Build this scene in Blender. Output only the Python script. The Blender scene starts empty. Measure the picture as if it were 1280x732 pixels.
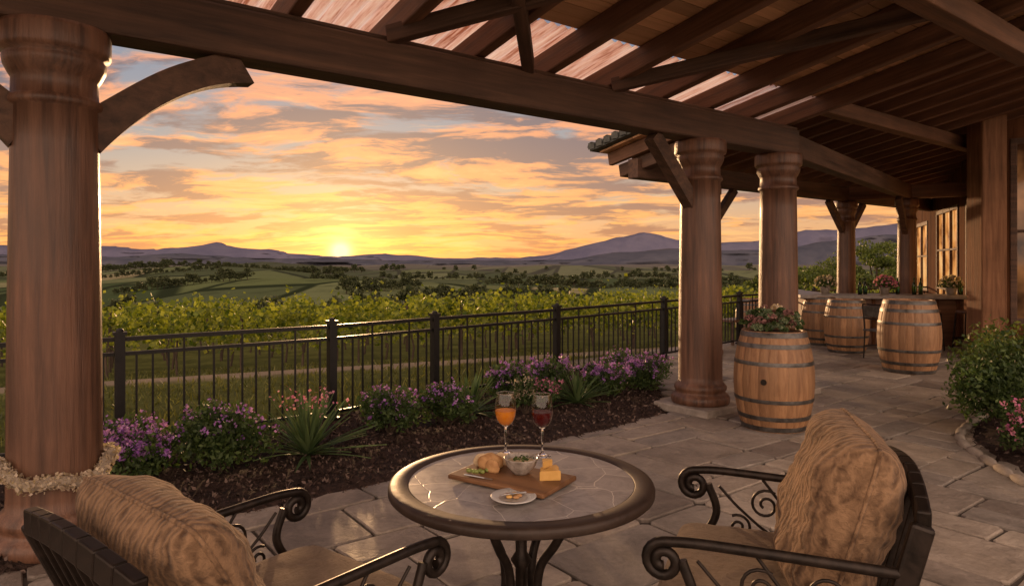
import bpy, bmesh, math, random
import numpy as np
from mathutils import Vector, Matrix, noise as mnoise
random.seed(7); rng=np.random.default_rng(7)
sc=bpy.context.scene
sc.view_settings.view_transform='Standard'; sc.view_settings.look='None'; sc.view_settings.exposure=0; sc.view_settings.gamma=1

# ------------------------------------------------------------------ helpers
def link(o,parent=None):
    sc.collection.objects.link(o)
    if parent is not None: o.parent=parent
    return o
def emp(name,loc=(0,0,0),rz=0,sc_=1):
    o=bpy.data.objects.new(name,None); o.empty_display_size=.1
    o.location=loc; o.rotation_euler=(0,0,rz); o.scale=(sc_,)*3
    return link(o)
class NT:
    def __init__(s,nt): s.t=nt
    def n(s,typ,**kw):
        nd=s.t.nodes.new(typ)
        for k,v in kw.items(): setattr(nd,k,v)
        return nd
    def l(s,a,b): s.t.links.new(a,b)
    def set(s,sock,v):
        if hasattr(v,'is_output') : s.l(v,sock)
        else: sock.default_value=v
    def m(s,op,a,b=None,c=None,clamp=False):
        nd=s.n('ShaderNodeMath',operation=op,use_clamp=clamp)
        s.set(nd.inputs[0],a)
        if b is not None: s.set(nd.inputs[1],b)
        if c is not None: s.set(nd.inputs[2],c)
        return nd.outputs[0]
    def ramp(s,fac,stops,interp='LINEAR'):
        nd=s.n('ShaderNodeValToRGB'); cr=nd.color_ramp; cr.interpolation=interp
        while len(cr.elements)<len(stops): cr.elements.new(.5)
        for e,(p,c) in zip(cr.elements,stops):
            e.position=p; e.color=(*c,1) if len(c)==3 else c
        s.set(nd.inputs[0],fac); return nd.outputs[0]
    def mix(s,f,a,b,blend='MIX'):
        nd=s.n('ShaderNodeMix',data_type='RGBA',blend_type=blend)
        s.set(nd.inputs[0],f)
        for i,v in ((6,a),(7,b)):
            if isinstance(v,tuple) and len(v)==3: v=(*v,1)
            s.set(nd.inputs[i],v)
        return nd.outputs[2]
    def mul(s,col,f):
        cc=s.n('ShaderNodeCombineColor')
        for i in range(3): s.l(f,cc.inputs[i])
        return s.mix(1.0,col,cc.outputs[0],'MULTIPLY')
    def noise(s,vec,scale,detail=5,rough=.55,dist=0):
        nd=s.n('ShaderNodeTexNoise'); nd.inputs['Scale'].default_value=scale
        nd.inputs['Detail'].default_value=detail; nd.inputs['Roughness'].default_value=rough
        nd.inputs['Distortion'].default_value=dist
        if vec is not None: s.l(vec,nd.inputs['Vector'])
        return nd.outputs['Fac']
    def mapping(s,vec,scale=(1,1,1),rot=(0,0,0)):
        nd=s.n('ShaderNodeMapping'); nd.inputs['Scale'].default_value=scale; nd.inputs['Rotation'].default_value=rot
        s.l(vec,nd.inputs['Vector']); return nd.outputs[0]
    def smooth(s,v,a,b):
        nd=s.n('ShaderNodeMapRange',interpolation_type='SMOOTHSTEP'); nd.inputs[1].default_value=a; nd.inputs[2].default_value=b
        s.set(nd.inputs[0],v); return nd.outputs[0]
    def bump(s,h,strength,dist=.01):
        nd=s.n('ShaderNodeBump'); nd.inputs['Strength'].default_value=strength; nd.inputs['Distance'].default_value=dist
        s.l(h,nd.inputs['Height']); return nd.outputs[0]
def newmat(name):
    m=bpy.data.materials.new(name); m.use_nodes=True
    t=NT(m.node_tree); b=m.node_tree.nodes['Principled BSDF']
    return m,t,b
def nmat(name,c1,c2,scale=4,stretch=(1,1,1),rough=.6,bump=.3,bdist=.01,metal=0,detail=8,lo=.3,hi=.7,big=.5,coat=0,sheen=0,bscale=None,coord='Object',spec=.5):
    m,t,b=newmat(name)
    tc=t.n('ShaderNodeTexCoord').outputs[coord]
    v=t.mapping(tc,stretch)
    n1=t.noise(v,scale,detail,.62,.4)
    col=t.ramp(n1,[(lo,c1),(hi,c2)])
    n2=t.noise(tc,1.7,4)
    col=t.mul(col,t.m('MULTIPLY_ADD',n2,big*2,1-big))
    t.l(col,b.inputs['Base Color'])
    r=t.m('MULTIPLY_ADD',n1,.3,rough-.15); t.l(r,b.inputs['Roughness'])
    b.inputs['Metallic'].default_value=metal
    b.inputs['Coat Weight'].default_value=coat
    b.inputs['Sheen Weight'].default_value=sheen
    b.inputs['Specular IOR Level'].default_value=spec
    n3=t.noise(v,(bscale or scale*2.5),8,.7)
    t.l(t.bump(n3,bump,bdist),b.inputs['Normal'])
    return m
def leafmat(name,dark,light,transl=.4,rough=.5):
    m,t,b=newmat(name)
    g=t.n('ShaderNodeNewGeometry')
    col=t.ramp(g.outputs['Random Per Island'],[(0,dark),(1,light)])
    n=t.noise(t.n('ShaderNodeTexCoord').outputs['Object'],2.2,3)
    col=t.mul(col,t.m('MULTIPLY_ADD',n,1.6,.2))
    t.l(col,b.inputs['Base Color']); b.inputs['Roughness'].default_value=rough; b.inputs['Specular IOR Level'].default_value=.3
    tr=t.n('ShaderNodeBsdfTranslucent'); t.l(t.mix(1.0,col,(1.5,1.6,.7),'MULTIPLY'),tr.inputs[0])
    mx=t.n('ShaderNodeMixShader'); mx.inputs[0].default_value=transl
    t.l(b.outputs[0],mx.inputs[1]); t.l(tr.outputs[0],mx.inputs[2])
    t.l(mx.outputs[0],m.node_tree.nodes['Material Output'].inputs[0])
    return m

class MB:  # quad mesh builder
    def __init__(s): s.v=[];s.f=[];s.m=[];s.n=0
    def add(s,v,f,mi=0):
        v=np.asarray(v,dtype=np.float64).reshape(-1,3); f=np.asarray(f,dtype=np.int64).reshape(-1,4)
        s.v.append(v); s.f.append(f+s.n); s.m.append(np.full(len(f),mi)); s.n+=len(v)
    def box(s,c,size,rz=0,mi=0):
        x,y,z=[d/2 for d in size]
        v=np.array([[-x,-y,-z],[x,-y,-z],[x,y,-z],[-x,y,-z],[-x,-y,z],[x,-y,z],[x,y,z],[-x,y,z]])
        ca,sa=math.cos(rz),math.sin(rz)
        v=v@np.array([[ca,sa,0],[-sa,ca,0],[0,0,1]])+np.array(c)
        s.add(v,[[0,3,2,1],[4,5,6,7],[0,1,5,4],[1,2,6,5],[2,3,7,6],[3,0,4,7]],mi)
    def grid(s,P,mi=0,closeu=False):
        a,b=P.shape[:2]; idx=np.arange(a*b).reshape(a,b)
        if closeu: idx=np.vstack([idx,idx[:1]])
        f=np.stack([idx[:-1,:-1],idx[1:,:-1],idx[1:,1:],idx[:-1,1:]],-1).reshape(-1,4)
        s.add(P.reshape(-1,3),f,mi)
    def tube(s,pts,rad,seg=8,mi=0):
        pts=np.array(pts,float); n=len(pts); rad=np.broadcast_to(rad,(n,))
        T=np.gradient(pts,axis=0); T/=np.linalg.norm(T,axis=1)[:,None]+1e-9
        up=np.array([0,0,1.]) if abs(T[0,2])<.9 else np.array([1.,0,0])
        P=np.zeros((seg,n,3)); U=np.cross(T[0],up); U/=np.linalg.norm(U)
        for i in range(n):
            U=U-T[i]*U.dot(T[i]); U/=np.linalg.norm(U)+1e-9; V=np.cross(T[i],U)
            for k in range(seg):
                a=2*math.pi*k/seg; P[k,i]=pts[i]+rad[i]*(math.cos(a)*U+math.sin(a)*V)
        s.grid(P,mi,True)
    def lathe(s,prof,seg=32,mi=0,c=(0,0,0)):
        pr=np.array(prof,float); a=np.linspace(0,2*math.pi,seg,endpoint=False)
        P=np.zeros((seg,len(pr),3)); P[:,:,0]=np.cos(a)[:,None]*pr[:,0]; P[:,:,1]=np.sin(a)[:,None]*pr[:,0]; P[:,:,2]=pr[:,1]
        s.grid(P+np.array(c),mi,True)
    def leaves(s,pts,size,mi=0,aspect=.55,up=0.,jit=.4):
        pts=np.asarray(pts); n=len(pts)
        if n==0: return
        A=rng.normal(size=(n,3)); A[:,2]+=up; A/=np.linalg.norm(A,axis=1)[:,None]
        B=rng.normal(size=(n,3)); B-=A*(A*B).sum(1)[:,None]; B/=np.linalg.norm(B,axis=1)[:,None]
        L=(size*(1+jit*rng.uniform(-1,1,n)))[:,None]
        v=np.stack([pts-A*L*.5,pts+B*L*aspect*.5,pts+A*L*.5,pts-B*L*aspect*.5],1).reshape(-1,3)
        s.add(v,np.arange(n*4).reshape(n,4),mi)
    def build(s,name,mats,parent=None,loc=(0,0,0),smooth=False,rz=0):
        V=np.concatenate(s.v);F=np.concatenate(s.f);M=np.concatenate(s.m)
        me=bpy.data.meshes.new(name); me.vertices.add(len(V)); me.vertices.foreach_set('co',V.ravel())
        me.loops.add(len(F)*4); me.loops.foreach_set('vertex_index',F.ravel().astype(np.int32))
        me.polygons.add(len(F)); me.polygons.foreach_set('loop_start',np.arange(0,len(F)*4,4,dtype=np.int32))
        try: me.polygons.foreach_set('loop_total',np.full(len(F),4,dtype=np.int32))
        except Exception: pass
        me.update(calc_edges=True)
        me.polygons.foreach_set('material_index',M.astype(np.int32))
        me.polygons.foreach_set('use_smooth',np.full(len(F),bool(smooth)))
        for m in (mats if isinstance(mats,(list,tuple)) else [mats]): me.materials.append(m)
        me.validate(); me.update()
        o=bpy.data.objects.new(name,me); o.location=loc; o.rotation_euler=(0,0,rz)
        return link(o,parent)
def box(name,size,loc,mat,parent=None,rot=(0,0,0),bevel=.01):
    bm=bmesh.new(); bmesh.ops.create_cube(bm,size=1)
    bmesh.ops.scale(bm,vec=size,verts=bm.verts)
    if bevel: bmesh.ops.bevel(bm,geom=bm.edges[:],offset=min(bevel,min(size)*.3),segments=2,affect='EDGES',profile=.5)
    me=bpy.data.meshes.new(name); bm.to_mesh(me); bm.free(); me.materials.append(mat)
    o=bpy.data.objects.new(name,me); o.location=loc; o.rotation_euler=rot
    return link(o,parent)
def beam(name,p1,p2,w,h,mat,parent=None,bevel=.012):
    p1=Vector(p1);p2=Vector(p2);d=p2-p1
    o=box(name,(d.length,w,h),(0,0,0),mat,parent,bevel=bevel)
    x=d.normalized(); y=Vector((0,0,1)).cross(x).normalized(); z=x.cross(y)
    R=Matrix((x,y,z)).transposed().to_4x4(); R.translation=(p1+p2)/2
    o.matrix_local=R; return o
def curve(name,plist,r,mat,parent=None,res=3):
    cu=bpy.data.curves.new(name,'CURVE'); cu.dimensions='3D'; cu.bevel_depth=r; cu.bevel_resolution=res; cu.use_fill_caps=True
    for pts in plist:
        sp=cu.splines.new('POLY'); sp.points.add(len(pts)-1)
        for p,q in zip(sp.points,pts): p.co=(*q,1)
        sp.use_smooth=True
    cu.materials.append(mat); o=bpy.data.objects.new(name,cu); return link(o,parent)
def bez(pts,n=12):
    P=[np.array(p,float) for p in pts]; P=[2*P[0]-P[1]]+P+[2*P[-1]-P[-2]]; out=[]
    for i in range(1,len(P)-2):
        for k in range(n):
            t=k/n; a,b,c,d=P[i-1:i+3]
            out.append(tuple(.5*((2*b)+(-a+c)*t+(2*a-5*b+4*c-d)*t*t+(-a+3*b-3*c+d)*t**3)))
    out.append(tuple(P[-2])); return out
def ss(x): x=np.clip(x,0,1); return x*x*(3-2*x)

# ------------------------------------------------------------------ materials
M_col=nmat('stained_wood_column',(.065,.03,.018),(.22,.105,.06),7,(2.5,2.5,.14),.45,.7,.012,coat=.06,lo=.32,hi=.68)
M_beam=nmat('dark_beam_wood',(.045,.023,.014),(.155,.082,.05),4,(.22,4,4),.65,.8,.012)
M_raft=nmat('rafter_wood',(.085,.04,.021),(.24,.115,.062),4,(.22,4,4),.6,.7,.012)
m,t,b=newmat('ceiling_planks')
tc=t.n('ShaderNodeTexCoord').outputs['Object']; g=t.n('ShaderNodeNewGeometry').outputs['Random Per Island']
tcr=t.mapping(t.mapping(tc,(1,1,1),(0,0,-math.atan2(.609,.793))),(.3,5,5)); n1=t.noise(tcr,5,7,.62,.6)
c=t.mix(n1,(.42,.21,.10),(.80,.48,.26)); t.l(t.mul(c,t.m('MULTIPLY_ADD',g,.75,.6)),b.inputs['Base Color']); b.inputs['Roughness'].default_value=.55
t.l(t.bump(n1,.4,.006),b.inputs['Normal']); M_plank=m
M_wall=nmat('wall_cedar_boards',(.07,.03,.015),(.17,.075,.036),2.5,(5,5,.3),.85,.4,spec=.05)
M_post=nmat('cedar_post',(.12,.055,.028),(.30,.15,.08),5,(3,3,.2),.7,.6,spec=.15)
M_metal=nmat('black_fence_metal',(.008,.008,.008),(.018,.016,.015),20,(1,1,1),.45,.05,metal=.4)
M_iron=nmat('wrought_iron',(.012,.009,.007),(.04,.028,.022),30,(1,1,1),.45,.15,.003,metal=.6)
M_hoop=nmat('galvanised_hoop',(.07,.065,.06),(.2,.19,.18),12,(1,1,1),.45,.1,metal=.8)
M_stonebase=nmat('base_stone',(.22,.18,.15),(.38,.33,.28),9,(1,1,1),.75,.4)
M_mulch=nmat('mulch_bark',(.014,.009,.007),(.085,.052,.042),22,(1,1,1),.95,1.,.03,spec=.2)
m,t,b=newmat('mulch_chip'); g=t.n('ShaderNodeNewGeometry').outputs['Random Per Island']
t.l(t.ramp(g,[(0,(.022,.014,.011)),(.7,(.08,.052,.042)),(1,(.2,.145,.12))]),b.inputs['Base Color']); b.inputs['Roughness'].default_value=.9; b.inputs['Specular IOR Level'].default_value=.15; M_chip=m
# flagstones
m,t,b=newmat('flagstone'); tc=t.n('ShaderNodeTexCoord').outputs['Object']; g=t.n('ShaderNodeNewGeometry').outputs['Random Per Island']
c=t.ramp(g,[(0,(.20,.165,.14)),(.35,(.35,.29,.235)),(.7,(.26,.225,.195)),(1,(.43,.36,.29))])
n1=t.noise(tc,3.5,9,.68,.6); n2=t.noise(tc,30,6,.7); n3=t.noise(tc,.7,3)
f=t.m('MULTIPLY',t.m('MULTIPLY_ADD',n1,1.7,.15),t.m('MULTIPLY_ADD',n2,.7,.65)); f=t.m('MULTIPLY',f,t.m('MULTIPLY_ADD',n3,.6,.7))
t.l(t.mul(c,f),b.inputs['Base Color']); t.l(t.m('MULTIPLY_ADD',n1,.4,.42),b.inputs['Roughness']); b.inputs['Specular IOR Level'].default_value=.3
h=t.m('ADD',t.m('MULTIPLY',n1,1.4),t.m('MULTIPLY',n2,.4)); t.l(t.bump(h,.8,.022),b.inputs['Normal']); M_flag=m
M_mortar=nmat('mortar',(.05,.04,.033),(.1,.08,.065),12,(1,1,1),.95,.5)
# table stone
m,t,b=newmat('table_mosaic_stone'); tc=t.n('ShaderNodeTexCoord').outputs['Object']
nz=t.n('ShaderNodeTexNoise'); nz.inputs['Scale'].default_value=5; nz.inputs['Detail'].default_value=5; t.l(tc,nz.inputs['Vector']); tcd=t.mix(.06,tc,nz.outputs['Color'],'ADD')
vo=t.n('ShaderNodeTexVoronoi',feature='DISTANCE_TO_EDGE'); vo.inputs['Scale'].default_value=5.; t.l(tcd,vo.inputs['Vector'])
vc=t.n('ShaderNodeTexVoronoi'); vc.inputs['Scale'].default_value=5.; t.l(tcd,vc.inputs['Vector'])
sepc=t.n('ShaderNodeSeparateColor'); t.l(vc.outputs['Color'],sepc.inputs[0])
base=t.mix(sepc.outputs[0],(.27,.24,.225),(.40,.365,.345)); n1=t.noise(tc,9,10,.7,1.2)
base=t.mix(t.smooth(n1,.3,.65),t.mix(1.,base,(.5,.49,.48),'MULTIPLY'),base)
ln=t.smooth(vo.outputs['Distance'],.003,.011)
t.l(t.mix(ln,(.5,.45,.41),base),b.inputs['Base Color']); t.l(t.m('MULTIPLY_ADD',n1,.3,.2),b.inputs['Roughness'])
t.l(t.bump(t.m('ADD',ln,t.m('MULTIPLY',n1,.6)),.3,.004),b.inputs['Normal']); M_mosaic=m
M_rim=nmat('table_rim',(.026,.016,.012),(.055,.036,.027),16,(1,1,1),.5,.2,.003,metal=.1,spec=.35)
def fabric(name,c1,c2,ribs=60,weave=.35,ribw=.0,vs=19):
    m,t,b=newmat(name); tc=t.n('ShaderNodeTexCoord').outputs['Object']
    vo=t.n('ShaderNodeTexVoronoi',feature='SMOOTH_F1'); vo.inputs['Scale'].default_value=vs
    nz=t.n('ShaderNodeTexNoise'); nz.inputs['Scale'].default_value=7; nz.inputs['Detail'].default_value=3; t.l(tc,nz.inputs['Vector'])
    t.l(t.mix(.12,tc,nz.outputs['Color'],'ADD'),vo.inputs['Vector'])
    wv=t.n('ShaderNodeTexWave',bands_direction='X'); wv.inputs['Scale'].default_value=ribs/6; wv.inputs['Distortion'].default_value=6; wv.inputs['Detail'].default_value=4; wv.inputs['Detail Scale'].default_value=2.; t.l(tc,wv.inputs['Vector'])
    n1=t.noise(tc,14,7,.65,2.); n2=t.noise(tc,170,3,.6); n4=t.noise(tc,3,4,.6)
    f=t.m('ADD',t.m('MULTIPLY',vo.outputs['Distance'],weave),t.m('MULTIPLY',n1,.8)); f=t.m('ADD',f,t.m('MULTIPLY_ADD',wv.outputs['Fac'],ribw,-ribw*.5))
    col=t.ramp(f,[(.34,c1),(.78,c2)]); col=t.mul(t.mix(.2,col,t.mix(n2,c1,c2)),t.m('MULTIPLY_ADD',n4,.8,.6)); t.l(col,b.inputs['Base Color'])
    b.inputs['Roughness'].default_value=.92; b.inputs['Sheen Weight'].default_value=.08; b.inputs['Specular IOR Level'].default_value=.15
    t.l(t.bump(t.m('ADD',f,t.m('MULTIPLY',n2,.25)),.9,.012),b.inputs['Normal']); return m
M_pillow=fabric('brocade_pillow_fabric',(.07,.038,.022),(.30,.185,.105),80,.55,.26,28)
M_seat=fabric('seat_fabric',(.19,.13,.085),(.31,.225,.155),90,.15,.05)
m,t,b=newmat('oak_staves'); tc=t.n('ShaderNodeTexCoord').outputs['Object']; sp=t.n('ShaderNodeSeparateXYZ'); t.l(tc,sp.inputs[0])
an=t.m('ARCTAN2',sp.outputs[1],sp.outputs[0]); k=t.m('FLOOR',t.m('MULTIPLY_ADD',an,26/(2*math.pi),.5))
wn=t.n('ShaderNodeTexWhiteNoise',noise_dimensions='1D'); t.l(k,wn.inputs['W'])
n1=t.noise(t.mapping(tc,(4,4,.5)),5,8,.68,.6); n2=t.noise(tc,2.5,5,.6)
c=t.ramp(n1,[(.25,(.19,.085,.036)),(.75,(.45,.25,.12))]); f=t.m('MULTIPLY',t.m('MULTIPLY_ADD',wn.outputs[0],.45,.75),t.m('MULTIPLY_ADD',n2,.8,.55))
t.l(t.mul(c,f),b.inputs['Base Color']); b.inputs['Roughness'].default_value=.55; t.l(t.bump(n1,.4,.008),b.inputs['Normal']); M_oak=m
M_board=nmat('walnut_board',(.11,.05,.022),(.26,.13,.06),4,(.5,4,4),.5,.2,.003,spec=.3)
M_vineleaf=leafmat('grape_leaf',(.05,.08,.013),(.26,.27,.035),.5)
M_shrub=leafmat('shrub_leaf',(.028,.056,.018),(.10,.145,.045),.3)
M_treeleaf=leafmat('tree_leaf',(.045,.07,.018),(.14,.165,.04),.4)
M_fartree=leafmat('distant_tree_leaf',(.03,.042,.02),(.085,.095,.04),.25)
M_grass=leafmat('grass_blade',(.05,.058,.018),(.14,.135,.045),.4)
M_purple=leafmat('purple_petal',(.24,.08,.42),(.6,.32,.7),.3)
M_pink=leafmat('pink_petal',(.5,.12,.30),(.75,.35,.45),.3)
M_cream=leafmat('cream_petal',(.4,.3,.22),(.68,.57,.46),.3)
M_yucca=leafmat('yucca_blade',(.05,.095,.036),(.16,.22,.09),.2)
M_succ=leafmat('succulent_leaf',(.09,.14,.08),(.24,.27,.15),.15)
M_dusk=leafmat('dusky_rosette',(.2,.09,.09),(.38,.2,.18),.15)
M_bark=nmat('bark',(.03,.02,.013),(.09,.06,.04),10,(3,3,.6),.9,.8)
def glassm(name,col,rough=0,ior=1.45):
    m,t,b=newmat(name); b.inputs['Base Color'].default_value=(*col,1); b.inputs['Transmission Weight'].default_value=1; b.inputs['Roughness'].default_value=rough; b.inputs['IOR'].default_value=ior; return m
M_glasssolid=glassm('solid_clear_glass',(.98,.98,.98))
m,t,b=newmat('thin_clear_glass'); lw=t.n('ShaderNodeLayerWeight'); lw.inputs[0].default_value=.5
tp=t.n('ShaderNodeBsdfTransparent'); tp.inputs[0].default_value=(.93,.92,.90,1); gl=t.n('ShaderNodeBsdfGlossy'); gl.inputs['Roughness'].default_value=.03
mx=t.n('ShaderNodeMixShader'); t.l(t.m('MULTIPLY_ADD',t.m('POWER',lw.outputs['Facing'],2.5),.85,.06,clamp=True),mx.inputs[0]); t.l(tp.outputs[0],mx.inputs[1]); t.l(gl.outputs[0],mx.inputs[2]); t.l(mx.outputs[0],m.node_tree.nodes['Material Output'].inputs[0]); M_glass=m
def winem(name,col,tint):
    m,t,b=newmat(name); b.inputs['Base Color'].default_value=(*col,1); b.inputs['Roughness'].default_value=.08
    tp=t.n('ShaderNodeBsdfTransparent'); tp.inputs[0].default_value=(*tint,1); tl=t.n('ShaderNodeBsdfTranslucent'); tl.inputs[0].default_value=(*col,1)
    m1_=t.n('ShaderNodeMixShader'); m1_.inputs[0].default_value=.5; t.l(b.outputs[0],m1_.inputs[1]); t.l(tl.outputs[0],m1_.inputs[2])
    m2_=t.n('ShaderNodeMixShader'); m2_.inputs[0].default_value=.45; t.l(m1_.outputs[0],m2_.inputs[1]); t.l(tp.outputs[0],m2_.inputs[2]); t.l(m2_.outputs[0],m.node_tree.nodes['Material Output'].inputs[0]); return m
M_white=winem('white_wine',(.85,.42,.06),(.95,.7,.3)); M_red=winem('red_wine',(.16,.008,.012),(.4,.03,.03))
M_bottle=glassm('bottle_glass',(.05,.12,.04),.05)
m,t,b=newmat('window_glow_glass'); b.inputs['Base Color'].default_value=(.05,.03,.02,1); b.inputs['Roughness'].default_value=.06; b.inputs['Specular IOR Level'].default_value=.6
n1=t.noise(t.n('ShaderNodeTexCoord').outputs['Object'],1.8,4); t.l(t.ramp(n1,[(.35,(.22,.07,.015)),(.5,(.8,.32,.08)),(.65,(1,.55,.2))]),b.inputs['Emission Color']); b.inputs['Emission Strength'].default_value=.85; M_win=m  # sunset reflection painted on the panes as amber emission
m,t,b=newmat('dark_window_glow_glass'); b.inputs['Base Color'].default_value=(.03,.02,.015,1); b.inputs['Roughness'].default_value=.05; b.inputs['Specular IOR Level'].default_value=.4
n1=t.noise(t.n('ShaderNodeTexCoord').outputs['Object'],1.1,4); t.l(t.ramp(n1,[(.42,(.03,.009,.003)),(.65,(.5,.19,.06))]),b.inputs['Emission Color']); b.inputs['Emission Strength'].default_value=.5; M_win2=m  # faint reddish reflection painted in as patchy emission
M_ceramic=nmat('ceramic',(.5,.48,.45),(.6,.58,.55),5,(1,1,1),.3,.02,big=.1)
M_ceramicdark=nmat('bowl_glaze',(.16,.13,.11),(.5,.45,.4),40,(1,1,1),.35,.05,big=.2)
M_bread=nmat('bread_crust',(.28,.12,.04),(.6,.36,.16),14,(1,1,1),.8,.5,.004)
M_crumb=nmat('bread_crumb',(.45,.32,.18),(.62,.48,.31),40,(1,1,1),.9,.5,.003,big=.2)
M_cheese=nmat('cheese',(.55,.30,.07),(.72,.44,.14),10,(1,1,1),.5,.4,.003,big=.3)
M_green=nmat('olive',(.12,.16,.03),(.25,.28,.07),20,(1,1,1),.4,.2,.002)
M_steel=nmat('cutlery',(.5,.5,.5),(.6,.6,.6),5,(1,1,1),.3,0,metal=1,big=.1)
M_tile=nmat('roof_tile',(.05,.055,.05),(.14,.14,.12),8,(1,1,1),.7,.4)
M_counter=nmat('counter_stone',(.2,.17,.15),(.34,.3,.27),8,(1,1,1),.5,.2)
M_rope=nmat('garland_core',(.25,.2,.15),(.42,.35,.27),20,(1,1,1),.9,.6)
m,t,b=newmat('translucent_corrugated_sheet'); tc=t.n('ShaderNodeTexCoord').outputs['Object']
n1=t.noise(t.mapping(t.mapping(tc,(1,1,1),(0,0,-math.atan2(.609,.793))),(14,.8,1)),1.6,6,.65); col=t.ramp(n1,[(.36,(.38,.15,.09)),(.46,(.75,.5,.42)),(.62,(.95,.84,.78))])
t.l(col,b.inputs['Base Color']); b.inputs['Roughness'].default_value=.4
tr=t.n('ShaderNodeBsdfTranslucent'); t.l(col,tr.inputs[0]); mx=t.n('ShaderNodeMixShader'); mx.inputs[0].default_value=.85
t.l(b.outputs[0],mx.inputs[1]); t.l(tr.outputs[0],mx.inputs[2]); t.l(mx.outputs[0],m.node_tree.nodes['Material Output'].inputs[0]); M_poly=m

# ------------------------------------------------------------------ frame of the pergola
E=np.array([.793,.609]); NN=np.array([.609,-.793]); O=np.array([-2.54,3.8])
def P(s,t_,z=0): 
    p=O+E*s+NN*t_; return (float(p[0]),float(p[1]),float(z))
ANG=math.atan2(.609,.793)
# ------------------------------------------------------------------ terrain
def hfun(x,y):
    x=np.asarray(x,float);y=np.asarray(y,float)
    w=-.403*x+.915*y
    h=-.03-1.0*ss((w-10)/7)-.062*np.clip(w-17,0,13)-15*ss((w-29)/120)
    far=ss((w-120)/350)
    h=h+far*(7*np.sin(x/170+1)*np.sin(y/210+.6)+4*np.sin(x/67+y/120)+3*np.sin(y/55+x/200))
    h=h+.05*np.sin(x*.9+y*.4)*np.sin(y*.7)*ss((w-11)/5)
    return h
u=np.linspace(-8.9,8.9,300); gx=3*np.sinh(u); gy=12+3*np.sinh(np.linspace(-5.5,8.7,260))
X,Y=np.meshgrid(gx,gy,indexing='ij'); mb=MB(); mb.grid(np.stack([X,Y,hfun(X,Y)],-1))
m,t,b=newmat('ground_fields'); pos=t.n('ShaderNodeNewGeometry').outputs['Position']; sp=t.n('ShaderNodeSeparateXYZ'); t.l(pos,sp.inputs[0])
w=t.m('ADD',t.m('MULTIPLY',sp.outputs[0],-.403),t.m('MULTIPLY',sp.outputs[1],.915))
n1=t.noise(pos,.8,8,.65); n2=t.noise(pos,9,5,.7)
grass=t.ramp(t.m('ADD',t.m('MULTIPLY',n1,.6),t.m('MULTIPLY',n2,.4)),[(.35,(.04,.044,.016)),(.65,(.11,.115,.038))])
wj=t.m('ADD',w,t.m('MULTIPLY_ADD',n1,1.0,-.5))
pm=t.m('MULTIPLY',t.smooth(wj,10.1,10.5),t.m('SUBTRACT',1,t.smooth(wj,11.7,12.2)))
near=t.mix(t.m('MULTIPLY',pm,.85),grass,(.22,.17,.125))
vo=t.n('ShaderNodeTexVoronoi'); vo.inputs['Scale'].default_value=1/75; fm=t.mapping(pos,(1,.36,0),(0,0,.35)); t.l(fm,vo.inputs['Vector'])
sc3=t.n('ShaderNodeSeparateColor'); t.l(vo.outputs['Color'],sc3.inputs[0])
fld=t.ramp(sc3.outputs[0],[(0,(.055,.078,.034)),(.22,(.12,.145,.06)),(.4,(.07,.09,.042)),(.55,(.15,.17,.08)),(.7,(.085,.105,.05)),(.8,(.30,.26,.14)),(.88,(.13,.145,.065)),(.95,(.22,.21,.11))],'CONSTANT')
nb=t.noise(pos,.03,8,.68); fld=t.mix(t.m('MULTIPLY',t.smooth(nb,.48,.68),.6),fld,(.045,.055,.027))
wv=t.n('ShaderNodeTexWave',bands_direction='DIAGONAL'); wv.inputs['Scale'].default_value=.12; wv.inputs['Distortion'].default_value=1; t.l(pos,wv.inputs['Vector'])
fld=t.mix(t.m('MULTIPLY',wv.outputs['Fac'],.3),fld,(.04,.052,.028))
ve=t.n('ShaderNodeTexVoronoi',feature='DISTANCE_TO_EDGE'); ve.inputs['Scale'].default_value=1/75; t.l(fm,ve.inputs['Vector'])
fld=t.mix(t.m('SUBTRACT',1,t.smooth(ve.outputs['Distance'],.02,.06)),fld,(.024,.032,.016))
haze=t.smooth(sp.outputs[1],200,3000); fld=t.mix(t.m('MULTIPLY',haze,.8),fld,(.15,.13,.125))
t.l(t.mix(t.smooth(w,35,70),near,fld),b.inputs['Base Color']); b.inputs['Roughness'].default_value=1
b.inputs['Specular IOR Level'].default_value=.0
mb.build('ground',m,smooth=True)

# mountains
def ridge(name,dist,prof,mat,x0,x1,seed,depth=900,n=340,amp=.12):
    xs=np.linspace(x0,x1,n); mb=MB(); rows=14
    Pm=np.zeros((n,rows,3))
    for i,x in enumerate(xs):
        hh=prof(x)
        for j in range(rows):
            f=j/(rows-1); a=math.sin(min(f*1.25,1)*math.pi/2) if f<.8 else 1-(f-.8)*3
            nz=mnoise.fractal(Vector((x/420+seed,f*2.2,seed)),1.0,2.1,6)
            Pm[i,j]=(x+nz*60,dist-depth*(1-f)*.6+nz*150,-20+(hh+20)*a*(1+amp*nz*(1.2 if f<.75 else .9)))
    mb.grid(Pm); return mb.build(name,mat,smooth=True)
def U(px,d): return (px-640)/853*d
def hp(points,d):
    xs=[U(p[0],d) for p in points]; hs=[(328-p[1])/853*d+1.6 for p in points]
    def f(x): 
        return float(np.interp(x,xs,hs))+(9*mnoise.noise(Vector((x/250,d/1000,0)))+6*mnoise.noise(Vector((x/90,d/500,3))))*d/5000
    return f
def mtmat(name,c1,c2,s):
    return nmat(name,c1,c2,s,(1,1,1),1.,0,big=.1,spec=0)
M_mt1=mtmat('mountain_far',(.095,.095,.145),(.145,.135,.185),.004)  # aerial haze put into the mountain base colours, bluer with distance
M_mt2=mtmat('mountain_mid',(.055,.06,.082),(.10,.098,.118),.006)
M_mt3=mtmat('hill_near',(.045,.055,.036),(.09,.095,.062),.02)
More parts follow.
